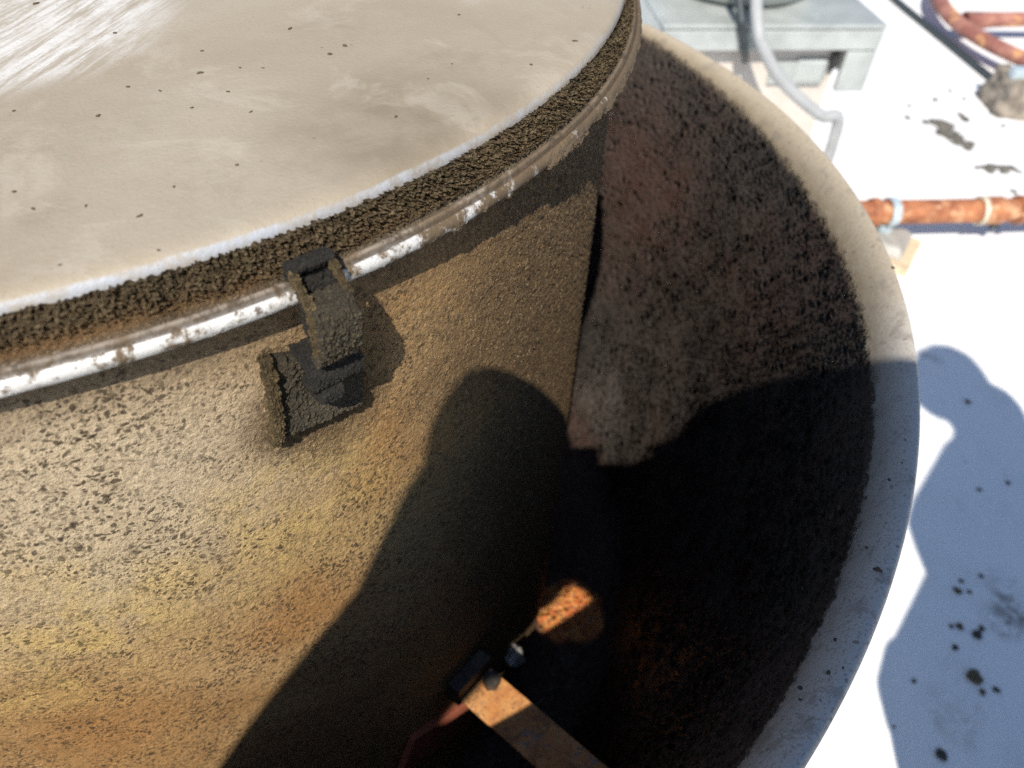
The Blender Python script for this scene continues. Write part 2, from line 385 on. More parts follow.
# ------------------------------------------------------------------ object helpers
def mesh_obj(name, verts, faces, mat, parent=None, smooth=True):
    me = bpy.data.meshes.new(name)
    me.from_pydata([tuple(map(float, v)) for v in verts], [], [tuple(map(int, f)) for f in faces])
    me.validate()
    if smooth: me.polygons.foreach_set('use_smooth', [True]*len(me.polygons))
    me.materials.append(mat)
    o = bpy.data.objects.new(name, me); COL.objects.link(o)
    if parent: o.parent = parent
    return o
def bm_obj(name, bm, mat, parent=None, smooth=False):
    me = bpy.data.meshes.new(name); bm.normal_update(); bm.to_mesh(me); bm.free()
    if smooth: me.polygons.foreach_set('use_smooth', [True]*len(me.polygons))
    me.materials.append(mat)
    o = bpy.data.objects.new(name, me); COL.objects.link(o)
    if parent: o.parent = parent
    return o
def local(o, parent):
    """keep world coordinates of a mesh whose parent sits elsewhere"""
    o.matrix_parent_inverse = Matrix.Translation(parent.location).inverted()
    return o
def tag(o, label, cat, group=None, kind=None):
    o['label'] = label; o['category'] = cat
    if group: o['group'] = group
    if kind: o['kind'] = kind
    return o
def empty(name, loc=(0,0,0)):
    o = bpy.data.objects.new(name, None); COL.objects.link(o); o.location = tuple(map(float, loc)); o.empty_display_size = .05
    return o
def resample(prof, step):
    out = [np.array(prof[0], float)]
    for a, b in zip(prof, prof[1:]):
        a = np.array(a, float); b = np.array(b, float)
        n = max(1, int(math.ceil(np.linalg.norm(b-a)/step)))
        for k in range(1, n+1): out.append(a+(b-a)*k/n)
    return out
def smooth_prof(prof, it=2):
    p = [np.array(q, float) for q in prof]
    for _ in range(it):
        q = [p[0]]
        for a, b in zip(p, p[1:]): q += [.75*a+.25*b, .25*a+.75*b]
        q.append(p[-1]); p = q
    return p
def revolve(name, prof, mat, parent, az0, az1, dense, coarse=rad(2.0), step=None):
    """surface of revolution about the fan's axis; profile (r, z) in lid radii; fine steps between az0 and az1"""
    if step: prof = resample(prof, step)
    A = list(np.arange(az0, az1, dense)) + list(np.arange(az1, az0+2*math.pi-coarse*.3, coarse))
    n, m = len(A), len(prof)
    R = np.array([p[0] for p in prof])*S; Z = np.array([p[1] for p in prof])*S
    ca, sa = np.cos(A), np.sin(A)
    V = np.stack([np.outer(ca, R), np.outer(sa, R), np.tile(Z, (n, 1))], -1).reshape(-1, 3)
    F = []
    for i in range(n):
        j = (i+1) % n
        for k in range(m-1): F.append((i*m+k, i*m+k+1, j*m+k+1, j*m+k))
    me = bpy.data.meshes.new(name)
    me.from_pydata(V.tolist(), [], F)
    bm = bmesh.new(); bm.from_mesh(me)
    bmesh.ops.remove_doubles(bm, verts=bm.verts, dist=1e-6)
    bm.to_mesh(me); bm.free()
    me.polygons.foreach_set('use_smooth', [True]*len(me.polygons))
    me.materials.append(mat)
    o = bpy.data.objects.new(name, me); COL.objects.link(o); o.parent = parent
    return o
def box_bm(bm, ctr, ax, half, bevel=0.0, seg=2):
    """oriented box from centre, three unit axes and half sizes"""
    ctr = np.array(ctr, float)
    vs = []
    for i in (-1, 1):
        for j in (-1, 1):
            for k in (-1, 1):
                vs.append(bm.verts.new(ctr + i*half[0]*ax[0] + j*half[1]*ax[1] + k*half[2]*ax[2]))
    fs = [(0,1,3,2),(4,6,7,5),(0,4,5,1),(2,3,7,6),(0,2,6,4),(1,5,7,3)]
    faces = [bm.faces.new([vs[i] for i in f]) for f in fs]
    bmesh.ops.recalc_face_normals(bm, faces=faces)
    if bevel:
        es = list({e for f in faces for e in f.edges})
        bmesh.ops.bevel(bm, geom=es, offset=bevel, segments=seg, affect='EDGES', profile=.5)
XYZ = [np.array(v, float) for v in ((1,0,0),(0,1,0),(0,0,1))]
def tube(name, pts, r, mat, parent=None, n=12, caps=True, radii=None):
    pts = [np.array(p, float) for p in pts]
    V, F = [], []
    up = np.array([0, 0, 1.0])
    for i, p in enumerate(pts):
        d = pts[min(i+1, len(pts)-1)] - pts[max(i-1, 0)]; d /= np.linalg.norm(d)
        a = np.cross(d, up)
        if np.linalg.norm(a) < .05: a = np.cross(d, np.array([1.0, 0, 0]))
        a /= np.linalg.norm(a); b = np.cross(a, d)
        q = radii[i] if radii else r
        for k in range(n):
            th = 2*math.pi*k/n; V.append(p + q*(math.cos(th)*a + math.sin(th)*b))
    for i in range(len(pts)-1):
        for k in range(n):
            F.append((i*n+k, i*n+(k+1) % n, (i+1)*n+(k+1) % n, (i+1)*n+k))
    if caps:
        F.append(tuple(range(n))); F.append(tuple((len(pts)-1)*n+k for k in reversed(range(n))))
    return mesh_obj(name, V, F, mat, parent)
def catmull(pts, k=8):
    P = [np.array(p, float) for p in pts]; P = [2*P[0]-P[1]] + P + [2*P[-1]-P[-2]]
    out = []
    for i in range(1, len(P)-2):
        for s in range(k):
            t_ = s/k; a, b, c_, d = P[i-1:i+3]
            out.append(.5*((2*b)+(c_-a)*t_+(2*a-5*b+4*c_-d)*t_*t_+(3*b-a-3*c_+d)*t_**3))
    out.append(P[-2]); return out

# ------------------------------------------------------------------ the setting
v = []
L = 60.0
roof = mesh_obj('roof_deck', [(-L,-L,ROOF),(L,-L,ROOF),(L,L,ROOF),(-L,L,ROOF)], [(0,1,2,3)], M['roof'], smooth=False)
roof['kind'] = 'structure'; roof['label'] = 'white coated flat roof'; roof['category'] = 'roof'

# ------------------------------------------------------------------ the exhaust fan
fan = empty('exhaust_fan', (0, 0, ROOF))
tag(fan, 'greasy round rooftop exhaust fan with latched lid inside a wide open bowl', 'exhaust fan')
def F_(o): return local(o, fan)

# lid
lid = F_(revolve('lid', [(.0005,0)] + resample([(.02,.0),(.935,.0)], .03) + smooth_prof([(.94,.0),(.955,.0),(.9675,-.0025),(.972,-.009),(.9735,-.014)], 2), M['lid'], fan, rad(-140), rad(0), rad(.4)))
skirt = F_(revolve('lid_skirt', smooth_prof([(.9732,-.0105),(.9765,-.030),(.9785,-.043),(.9825,-.0500),(.9905,-.0530)], 2), M['skirt'], fan, rad(-145), rad(0), rad(.11), rad(1.5), .0015))
bead_prof = smooth_prof([(.974,-.0515),(.9795,-.0530),(.9850,-.0530),(.9880,-.0505),(.9905,-.0505),(.9925,-.0570),(.9945,-.0570),(.9965,-.0545),(.9995,-.0580),(1.0005,-.0630),(.9985,-.0690),(.992,-.0735),(.983,-.0738),(.972,-.073),(.966,-.073)], 2)
bead = F_(revolve('lid_bead', bead_prof, M['bead'], fan, rad(-145), rad(0), rad(.15), rad(1.5), .0022))
drum = F_(revolve('drum', [(.9705,-.060),(.9705,-1.64)], M['drum'], fan, rad(-128), rad(-30), rad(.125), rad(2), .0034))

# bowl
bowl_prof = smooth_prof([(1.5225,-.486),(1.5275,-.476),(1.5285,-.461),(1.522,-.4520),(1.510,-.4565),(1.498,-.469),(1.487,-.489),(1.477,-.514),(1.467,-.545)], 2)
bowl_prof = [tuple(p) for p in bowl_prof] + [tuple(p) for p in smooth_prof([(1.465,-.552),(1.448,-.61),(1.405,-.80),(1.345,-1.10),(1.265,-1.38),(1.205,-1.58),(1.16,-1.625),(1.08,-1.632),(.95,-1.635)], 2)]
bowl = F_(revolve('bowl', bowl_prof, M['bowl'], fan, rad(-90), rad(72), rad(.10), rad(1.5), .0040))
seamp = [(1.4285,-.640),(1.419,-.643),(1.4175,-.650),(1.4235,-.656)]
outp = smooth_prof([(1.5235,-.4815),(1.517,-.492),(1.506,-.515),(1.492,-.555),(1.474,-.62),(1.430,-.80),(1.370,-1.10),(1.290,-1.38),(1.230,-1.59),(1.18,-1.665),(1.05,-1.672),(1.05,-1.676)], 2)
F_(revolve('bowl_shell', outp, M['bowl_out'], fan, rad(-90), rad(72), rad(1.5)))
curb = bmesh.new()
box_bm(curb, (0, 0, (ROOF-1.678*S)/2), XYZ, (1.08*S, 1.08*S, (-1.678*S-ROOF)/2), .008)
F_(bm_obj('curb', curb, M['curbpaint'], fan))

# frames on the drum
def frame(az):
    er = np.array([math.cos(az), math.sin(az), 0]); et = np.array([-math.sin(az), math.cos(az), 0])
    return er, et, XYZ[2]
def cylp(r, azd, z):
    return np.array([r*math.cos(rad(azd)), r*math.sin(rad(azd)), z])*S

# latch: plate on the drum, bent spring, strap, hook over the bead
def strip(name, prof, az0, az1, th, mat, parent, nw=34, step=.0028, skew=0.0):
    """bent strap: (r, z) profile swept across azimuth az0..az1 (degrees), thickness th"""
    p = resample([tuple(q) for q in smooth_prof(prof, 2)], step)
    P = np.array(p); n = len(P)
    d = np.gradient(P, axis=0); d /= np.linalg.norm(d, axis=1)[:, None]
    nrm = np.stack([d[:, 1], -d[:, 0]], 1)
    loop = np.concatenate([P+nrm*th/2, (P-nrm*th/2)[::-1]])
    m = len(loop)
    V, Fc = [], []
    for i in range(nw+1):
        a = az0+(az1-az0)*i/nw
        for k in range(m):
            kk = k if k < n else 2*n-1-k
            V.append(cylp(loop[k][0], a+skew*kk/n, loop[k][1]))
    for i in range(nw):
        for k in range(m):
            Fc.append((i*m+k, i*m+(k+1) % m, (i+1)*m+(k+1) % m, (i+1)*m+k))
    for base in (0, nw*m):
        for k in range(n-1):
            q = (base+k, base+k+1, base+m-2-k, base+m-1-k)
            Fc.append(q if base else q[::-1])
    o = mesh_obj(name, V, Fc, mat, parent)
    bm = bmesh.new(); bm.from_mesh(o.data); bmesh.ops.recalc_face_normals(bm, faces=bm.faces); bm.to_mesh(o.data); bm.free()
    return o
# seam ridge inside the bowl
F_(strip('bowl_seam', [(1.4345,-.640),(1.4325,-.652)], 36, 57, .010, M['bowl'], fan, 160, .003))
latch = empty('latch', cylp(.97, -82, -.15)); latch.parent = fan; latch.matrix_parent_inverse = Matrix.Translation(fan.location).inverted()
latch['label'] = 'black crusted toggle latch hooked over the lid bead'
latchw = np.array(latch.location)
def L_(o):
    o.matrix_parent_inverse = Matrix.Translation(Vector(latchw)).inverted(); return o
L_(strip('strap', [(1.016,-.056),(1.028,-.056),(1.037,-.066),(1.036,-.092),(1.031,-.112),(1.020,-.122)], -83.05, -80.95, .008, M['latch'], latch, 44, .0024, -.1))
L_(strip('hook', [(.985,-.060),(.985,-.044),(.990,-.034),(.997,-.031),(1.003,-.034)], -83.05, -80.8, .007, M['latch_dark'], latch, 44, .0024))
L_(strip('hollow_shade_strip', [(1.002,-.045),(1.006,-.060),(1.006,-.10)], -83.0, -80.95, .005, M['latch_dark'], latch, 30, .0024))  # dark strip added to blacken the hollow behind the hook
for a0, a1 in ((-83.15, -82.95), (-81.0, -80.85)):
    L_(strip('cheek', [(1.002,-.038),(1.012,-.042),(1.022,-.050),(1.030,-.064),(1.030,-.106)], a0, a1, .009, M['latch_edge'], latch, 8, .0024))
# base plate follows the drum
def plate(name, corners, th, mat, parent, r=.974, n=44):
    (a00, z00), (a10, z10), (a11, z11), (a01, z01) = corners
    V, Fc = [], []
    for side in (0, 1):
        for i in range(n+1):
            for j in range(n+1):
                u_, v_ = i/n, j/n
                a = (a00*(1-u_)+a10*u_)*(1-v_)+(a01*(1-u_)+a11*u_)*v_
                z_ = (z00*(1-u_)+z10*u_)*(1-v_)+(z01*(1-u_)+z11*u_)*v_
                e = min(u_, 1-u_, v_, 1-v_)
                k = th*(min(1, e/.04)**.5) if side else -.004
                if side: k -= th*.55*max(0, 1-((u_-.52)/.36)**2)*max(0, 1-((v_-.62)/.42)**2)
                V.append(cylp(r+k, a, z_))
    N = (n+1)**2
    for i in range(n):
        for j in range(n):
            q = (i*(n+1)+j, (i+1)*(n+1)+j, (i+1)*(n+1)+j+1, i*(n+1)+j+1)
            Fc.append(q[::-1]); Fc.append(tuple(N+x for x in q))
    o = mesh_obj(name, V, Fc, mat, parent)
    bm = bmesh.new(); bm.from_mesh(o.data); bmesh.ops.recalc_face_normals(bm, faces=bm.faces); bm.to_mesh(o.data); bm.free()
    return o
L_(plate('base_plate', [(-85.3,-.240),(-79.7,-.244),(-79.5,-.170),(-84.6,-.134)], .012, M['latch'], latch))
L_(strip('plate_flange', [(.978,-.130),(.989,-.136),(.991,-.18),(.989,-.226),(.978,-.246)], -85.3, -84.8, .008, M['latch_edge'], latch, 14, .0024, -.55))
L_(strip('spring', [(.985,-.128),(1.006,-.130),(1.016,-.144),(1.014,-.160),(.998,-.170),(.985,-.172)], -83.6, -80.6, .008, M['latch_dark'], latch, 40, .0024, .25))
L_(strip('spring_loop', [(.985,-.160),(1.006,-.164),(1.014,-.174),(1.008,-.184),(.985,-.190)], -83.0, -81.9, .012, M['latch_dark'], latch, 20, .0024))

# flat bars from drum to bowl (the photo shows one; the other arms are out of sight behind the drum)
def bar(azd):
    az = rad(azd); er, et, ez = frame(az)
    bm = bmesh.new()
    box_bm(bm, (er*(1.008+1.325)/2+ez*(-1.1845))*S, (er, et, ez), ((1.325-1.008)/2*S, .0445*S, .0045*S), .0006)
    b = F_(bm_obj('support_bar', bm, M['bar'], fan))
    return b, er, et, ez
bar1, er, et, ez = bar(-70.9)
bw = fan
bm = bmesh.new(); box_bm(bm, (er*.990+et*.0+ez*(-1.175))*S, (er, et, ez), (.016*S, .050*S, .035*S), .002)
o = bm_obj('end_bracket', bm, M['nut_dark'], bar1); o.matrix_parent_inverse = Matrix.Translation(fan.location).inverted() @ fan.matrix_world if False else Matrix.Identity(4)
bm = bmesh.new(); bmesh.ops.create_cone(bm, cap_ends=True, segments=6, radius1=.019*S, radius2=.018*S, depth=.02*S, matrix=Matrix.Translation(Vector((er*1.03+et*.022+ez*(-1.170))*S)))
o = bm_obj('bolt', bm, M['nut_dark'], bar1)
# red-rusted brace under the bar and a pale bolt on the drum
pa, pb = on_drum(476, 706, .985), on_drum(405, 756, .985)
dd = pb-pa; ln = np.linalg.norm(dd); dd /= ln; nr = np.array([pa[0], pa[1], 0]); nr /= np.linalg.norm(nr)
sd = np.cross(nr, dd); sd /= np.linalg.norm(sd); nr2 = np.cross(dd, sd)
bm = bmesh.new(); box_bm(bm, (pa+pb)/2, (dd, sd, nr2), (ln/2, .055*S, .008*S), .001)
F_(bm_obj('brace', bm, M['redrust'], fan))
pbolt = on_drum(514, 656, .985)
bm = bmesh.new()
bmesh.ops.create_icosphere(bm, subdivisions=3, radius=.026*S)
for v_ in bm.verts:
    k = 1+.5*mnoise.noise(Vector(v_.co)*160)
    v_.co = v_.co*k
bmesh.ops.translate(bm, verts=bm.verts, vec=Vector(pbolt))
F_(bm_obj('bolt', bm, M['nut'], fan, True))

# ------------------------------------------------------------------ crumbs
def crumb_mesh(name, seed, mat, flat=.55, sub=2):
    bm = bmesh.new(); bmesh.ops.create_icosphere(bm, subdivisions=sub, radius=1)
    off = Vector((seed*3.7, seed*1.3, seed*.7))
    for v_ in bm.verts:
        k = 1+.75*mnoise.noise(v_.co*1.3+off)+.35*mnoise.noise(v_.co*3.1+off)
        v_.co = v_.co*k; v_.co.z *= flat
    zmin = min(v_.co.z for v_ in bm.verts)
    for v_ in bm.verts: v_.co.z -= zmin*.8
    me = bpy.data.meshes.new(name); bm.to_mesh(me); bm.free()
    me.polygons.foreach_set('use_smooth', [True]*len(me.polygons)); me.materials.append(mat); return me
CM = [crumb_mesh('grease_crumb', k+1, M['crumb'] if k % 2 else M['crumb_brown']) for k in range(6)]
CL = [crumb_mesh('lid_crumb', k+11, M['crumb_lid']) for k in range(6)]
def crumb(p, size, k, label, group, name='grease_crumb', asp=(1, 1, 1), pool=None):
    o = bpy.data.objects.new(name, (pool or CM)[k % 6]); COL.objects.link(o)
    o.location = tuple(map(float, p)); o.scale = (size*asp[0], size*asp[1], size*asp[2]); o.rotation_euler = (0, 0, random.uniform(0, 6.28))
    tag(o, label, 'grease crumb', group); return o
lid_px = [(36,4,5),(200,73,5),(14,111,4),(98,116,5),(128,87,3),(160,91,3),(33,209,5),(14,192,4),(86,206,4),(140,216,5),(174,187,3),(237,165,4),(290,29,4),(202,51,3),(240,68,3),(251,112,3),(228,92,3),(330,54,5),(345,46,4),(60,265,3),(452,64,3),(428,79,3),(531,65,4),(575,41,4),(459,15,3),(158,250,3),(263,68,3),(396,117,4),(192,108,3),(115,33,3)]
for i, (x, y, s_) in enumerate(lid_px):
    p = at(x, y, 0.0); d = np.linalg.norm(p-CAM)
    big = (x, y) in ((200,73), (98,116), (140,216))
    lab = {(200,73): 'largest dark crumb on the lid, lying alone in its upper middle', (98,116): 'smudged wide dark crumb on the left half of the lid', (140,216): 'double dark crumb on the lid nearest the bright lid edge'}.get((x, y), 'tiny dark grease crumb lying on the tan lid top')
    crumb(p, s_*.42*d/FPX, i, lab, 'grease crumbs on the lid', asp=(random.uniform(.8, 1.7), random.uniform(.6, 1.), random.uniform(.3, .7)), pool=CL)
for i, (x, y, s_) in enumerate([(878,570,6),(800,688,4),(866,548,3),(835,640,3),(828,673,4),(872,425,3),(902,463,2),(889,480,3),(800,700,3),(905,440,2),(735,155,2),(893,268,3),(843,668,2)]):
    p = at(x, y, -.4535*S); d = np.linalg.norm(p-CAM)
    crumb(p, s_*.5*d/FPX, i+2, 'largest dark crumb on the shaded bowl rim' if i == 0 else 'tiny dark crumb stuck on the pale bowl rim', 'grease crumbs on the bowl rim', asp=(1.2, .9, .7))
roof_crumbs = [(975,678,10,'biggest black lump on the shaded part of the white roof'),(941,755,7,'black lump on the shaded roof, lowest in the picture'),(957,591,5,None),(961,581,3,None),(969,592,3,None),(951,626,3,None),(960,627,5,None),(977,635,6,'broken dark lump beside the brown smear on the shaded roof'),(982,629,4,None),(955,648,4,None),(982,692,4,None),(996,690,4,None),(968,402,4,None),(981,576,3,None),(894,727,2,None),(914,681,3,None),(979,490,3,None),(1008,483,3,None)]
for i, (x, y, s_, lab) in enumerate(roof_crumbs):
    p = at(x, y, ROOF+.001); d = np.linalg.norm(p-CAM)
    crumb(p, s_*.62*d/FPX, i, lab or 'small dark crumb on the shaded part of the white roof', 'dark crumbs on the shaded roof', 'roof_crumb', (1, 1, .5))
far = [(925,122,3),(932,120,3),(946,113,2),(935,100,4),(907,118,4),(909,106,3),(927,112,2),(950,91,3),(964,99,3),(1003,126,3),(1014,192,4),(932,160,2),(957,160,2)]
for i, (x, y, s_) in enumerate(far):
    p = at(x, y, ROOF+.001); d = np.linalg.norm(p-CAM)
    crumb(p, s_*.55*d/FPX, i, 'small dark scrap on the sunlit white roof', 'dark scraps on the sunlit roof', 'roof_scrap', (1.5, .9, .5))

def patch(name, pts, label, h=.02, seed=3, dens=.012):
    """clod pile with a ragged outline, pts = outline centre line in picture directions with half width"""
    bm = bmesh.new()
    for i, (x, y, w_) in enumerate(pts):
        p = at(x, y, ROOF); d = np.linalg.norm(p-CAM)
        for q in range(5):
            r_ = w_*d/FPX*random.uniform(.35, .75)
            c_ = p + np.array([random.gauss(0, w_*.45*d/FPX), random.gauss(0, w_*.45*d/FPX), 0])
            off = Vector((random.random()*50, random.random()*50, 0))
            ret = bmesh.ops.create_icosphere(bm, subdivisions=3, radius=1)
            for v_ in ret['verts']:
                k = 1+.6*mnoise.noise(v_.co*1.6+off)+.4*mnoise.noise(v_.co*4+off)
                v_.co = Vector((v_.co.x*k*r_*1.2, v_.co.y*k*r_, max(-.002, v_.co.z*k*min(r_*.4, h)))) + Vector(c_)
    o = bm_obj(name, bm, M['debris'], None, True)
    tag(o, label, 'debris'); return o
patch('debris_heap', [(930,122,4),(939,124,6),(947,130,8),(955,136,8),(962,143,6),(967,149,4)], 'long grey clod of debris on the sunlit roof below the dirty block')
patch('debris_heap', [(960,115,3),(965,119,4)], 'small curled grey scrap right above the long grey clod on the roof')
patch('debris_heap', [(978,168,3),(986,168,5),(994,168,6),(1003,170,4)], 'flat grey scrap of debris on the roof just above the rusty pipe')
patch('debris_heap', [(1009,167,3),(1013,169,3),(1017,171,3)], 'thin grey sliver of debris at the picture edge above the rusty pipe')

# ------------------------------------------------------------------ rusty pipe with strap and support
PZ = ROOF + .105
pA = at(820, 213.5, PZ); pB = at(1120, 208, PZ)
dirp = (pB-pA); plen = np.linalg.norm(dirp); dirp /= plen
PR = 11.0*np.linalg.norm(at(960, 211, PZ)-CAM)/FPX
PR = PR*.92
pipe = empty('gas_pipe', pA); tag(pipe, 'rusty orange pipe running low over the white roof', 'pipe')
def P_(o): return local(o, pipe)
P_(tube('pipe_run', [pA+dirp*plen*k/20 - 0 for k in range(21)], PR, M['pipe'], pipe, 24))
def on_pipe(x):
    q = at(x, 211, PZ); return pA + dirp*np.dot(q-pA, dirp)
def collar(x0, x1, k, mat, name):
    a, b = on_pipe(x0), on_pipe(x1); m_ = (b-a)
    P_(tube(name, [a, a+m_*.12, a+m_*.5, b-m_*.12, b], PR*k, mat, pipe, 24, True, [PR*(k-.12), PR*k, PR*k, PR*k, PR*(k-.12)]))
collar(983, 1003, 1.16, M['pipe'], 'coupling')
collar(978, 982.5, 1.2, M['collar'], 'coupling_ring')
collar(1016, 1022, 1.22, M['pipe'], 'coupling')
collar(868, 876, 1.2, M['pipe'], 'coupling')
o = tube('pipe_tee', [on_pipe(1004)-np.array([0,0,PR*.7]), on_pipe(1004)-np.array([0,0,PR*1.7])], PR*.42, M['cable'], pipe, 12); P_(o)
# strap: band round the pipe standing on a bent steel support over a wood foot
c0 = on_pipe(889); side = np.cross(dirp, XYZ[2]); side /= np.linalg.norm(side)
sup = empty('pipe_support', (c0[0], c0[1], ROOF)); tag(sup, 'grey steel pipe support on a pale wooden foot holding the rusty pipe', 'pipe support')
def S_(o): return local(o, sup)
ring = [c0 + (math.cos(a)*side + math.sin(a)*XYZ[2])*(PR+.0035) for a in np.linspace(-math.pi*.95, math.pi*.95, 30)]
bm = bmesh.new()
loopv = []
for p in ring:
    loopv.append([bm.verts.new(p+dirp*w_+((p-c0)/np.linalg.norm(p-c0))*q) for w_, q in ((-.011,0),(.011,0),(.011,.004),(-.011,.004))])
for a, b in zip(loopv, loopv[1:]):
    for k in range(4): bm.faces.new((a[k], a[(k+1) % 4], b[(k+1) % 4], b[k]))
bm.faces.new(loopv[0]); bm.faces.new(loopv[-1][::-1]); bmesh.ops.recalc_face_normals(bm, faces=bm.faces)
S_(bm_obj('strap', bm, M['clamp'], sup))
bm = bmesh.new(); box_bm(bm, c0-np.array([0,0,PR+.012])+side*.006, (dirp, side, XYZ[2]), (.016, .012, .012), .002)
S_(bm_obj('strap_bolt', bm, M['clamp'], sup))
yaw = rad(38)
e1 = math.cos(yaw)*dirp + math.sin(yaw)*side; e2 = -math.sin(yaw)*dirp + math.cos(yaw)*side
bh = (PZ-PR-.026-ROOF-.022)
bm = bmesh.new()                                         # tapered pedestal
ctr = np.array([c0[0], c0[1], 0]) + side*.015
lo, hi = .070, .055
vs = []
for z_, k in ((ROOF+.024, lo), (ROOF+.024+bh, hi)):
    for a, b in ((-1,-1),(1,-1),(1,1),(-1,1)): vs.append(bm.verts.new(ctr+e1*a*k+e2*b*k+np.array([0,0,z_])))
for f in ((3,2,1,0),(4,5,6,7),(0,1,5,4),(1,2,6,5),(2,3,7,6),(3,0,4,7)): bm.faces.new([vs[i] for i in f])
bmesh.ops.bevel(bm, geom=list(bm.edges), offset=.003, segments=2, affect='EDGES')
S_(bm_obj('pedestal', bm, M['steelgrey'], sup))
bm = bmesh.new(); box_bm(bm, ctr+side*.02+np.array([0,0,ROOF+.012]), (e1, e2, XYZ[2]), (.085, .085, .0118), .003)
S_(bm_obj('foot', bm, M['wood'], sup))

# ------------------------------------------------------------------ dirty block, cable, rusty wheel
cb = at(1022, 108, ROOF)
bm = bmesh.new(); bmesh.ops.create_cube(bm, size=2); bmesh.ops.subdivide_edges(bm, edges=bm.edges, cuts=9, use_grid_fill=True)
vdir = np.array([fw[0], fw[1], 0]); vdir /= np.linalg.norm(vdir); sdir_ = np.cross(vdir, XYZ[2])
for v_ in bm.verts:
    q = Vector(v_.co); k = 1+.18*mnoise.noise(q*1.5)+.10*mnoise.noise(q*4)+.05*mnoise.noise(q*9)
    sl = 1-.22*(q.z+1)/2
    p = cb + sdir_*(q.x*k*.135*sl) + vdir*(q.y*k*.10*sl) + np.array([0, 0, (q.z+1)*.055*k])
    v_.co = Vector(p)
blk = bm_obj('concrete_block', bm, M['concrete'], None, True); tag(blk, 'dirty grey brown block on the roof under the rusty wheel', 'concrete block')
cps = [at(840, -48, ROOF+.014), at(897, 1, ROOF+.014), at(930, 28, ROOF+.014), at(962, 54, ROOF+.014), at(994, 80, ROOF+.014)]
cab = tube('cable', catmull(cps, 8), .0135, M['cable'], None, 10); tag(cab, 'thin straight black cable coming down to the dirty block', 'cable')

WZ = ROOF + .075
def circ3(p, q, r_):
    ax, ay = p[:2]; bx, by = q[:2]; cx, cy = r_[:2]
    d = 2*(ax*(by-cy)+bx*(cy-ay)+cx*(ay-by))
    ux = ((ax*ax+ay*ay)*(by-cy)+(bx*bx+by*by)*(cy-ay)+(cx*cx+cy*cy)*(ay-by))/d
    uy = ((ax*ax+ay*ay)*(cx-bx)+(bx*bx+by*by)*(ax-cx)+(cx*cx+cy*cy)*(bx-ax))/d
    return np.array([ux, uy, p[2]])
wa, wb, wc = at(940, 2, WZ), at(972, 33, WZ), at(1030, 62, WZ)
wcen = circ3(wa, wb, wc); WR = np.linalg.norm(wa-wcen)
print('wheel radius', WR, 'centre', wcen, 'pipe r', PR)
wheel = empty('rusty_wheel', wcen); tag(wheel, 'rusty red spoked metal wheel lying beyond the dirty block', 'wheel')
def W_(o): return local(o, wheel)
V, Fc = [], []
NW, NS = 96, 12
for i in range(NW):
    a = 2*math.pi*i/NW
    for k in range(NS):
        th = 2*math.pi*k/NS
        rr_ = WR +   .036*math.cos(th)*(1+.06*math.sin(5*a)); zz = .026*math.sin(th)
        V.append(wcen + np.array([math.cos(a)*rr_, math.sin(a)*rr_, zz]))
for i in range(NW):
    for k in range(NS):
        Fc.append((i*NS+k, ((i+1) % NW)*NS+k, ((i+1) % NW)*NS+(k+1) % NS, i*NS+(k+1) % NS))
W_(mesh_obj('rim', V, Fc, M['wheel'], wheel))
sa_ = at(975, 22, WZ); a0 = math.atan2(sa_[1]-wcen[1], sa_[0]-wcen[0])
for k in range(5):
    a = a0 + 2*math.pi*k/5
    e = np.array([math.cos(a), math.sin(a), 0])
    W_(tube('spoke', [wcen+e*WR*.96, wcen+e*WR*.8+np.array([0,0,.01]), wcen+e*WR*.45+np.array([0,0,.02]), wcen+e*.05+np.array([0,0,.02])], .030, M['wheel'], wheel, 10, True, [.040,.030,.027,.03]))
W_(tube('hub', [wcen+np.array([0,0,-.06]), wcen+np.array([0,0,.07])], .085, M['wheel'], wheel, 20))
pc = at(1021, 74, ROOF+.12)
bm = bmesh.new(); box_bm(bm, pc, (sdir_, vdir, XYZ[2]), (.035, .02, .022), .004)
bl = bm_obj('bracket', bm, M['clamp'], wheel); W_(bl)

# ------------------------------------------------------------------ second fan unit on its square hood
HT = ROOF + .50
TR, TL = at(889, 25, HT), at(664, 25, HT)
ex = TR-TL; exl = np.linalg.norm(ex); ex /= exl
ey = np.cross(XYZ[2], ex)
if np.dot(ey, fw) < 0: ey = -ey
DEP = .95*exl
hood = empty('rooftop_vent', (TL[0]+ex[0]*exl/2, TL[1]+ex[1]*exl/2, ROOF)); tag(hood, 'pale grey square rooftop vent unit with recessed front panel behind the bowl', 'rooftop vent')
def H_(o): return local(o, hood)
base_ = np.array([TL[0], TL[1], 0])
def hb(name, x0, x1, y0, y1, z0, z1, mat, bev=.004):
    bm = bmesh.new()
    box_bm(bm, base_+ex*(x0+x1)/2+ey*(y0+y1)/2+XYZ[2]*(z0+z1)/2, (ex, ey, XYZ[2]), ((x1-x0)/2, (y1-y0)/2, (z1-z0)/2), bev)
    return H_(bm_obj(name, bm, mat, hood))
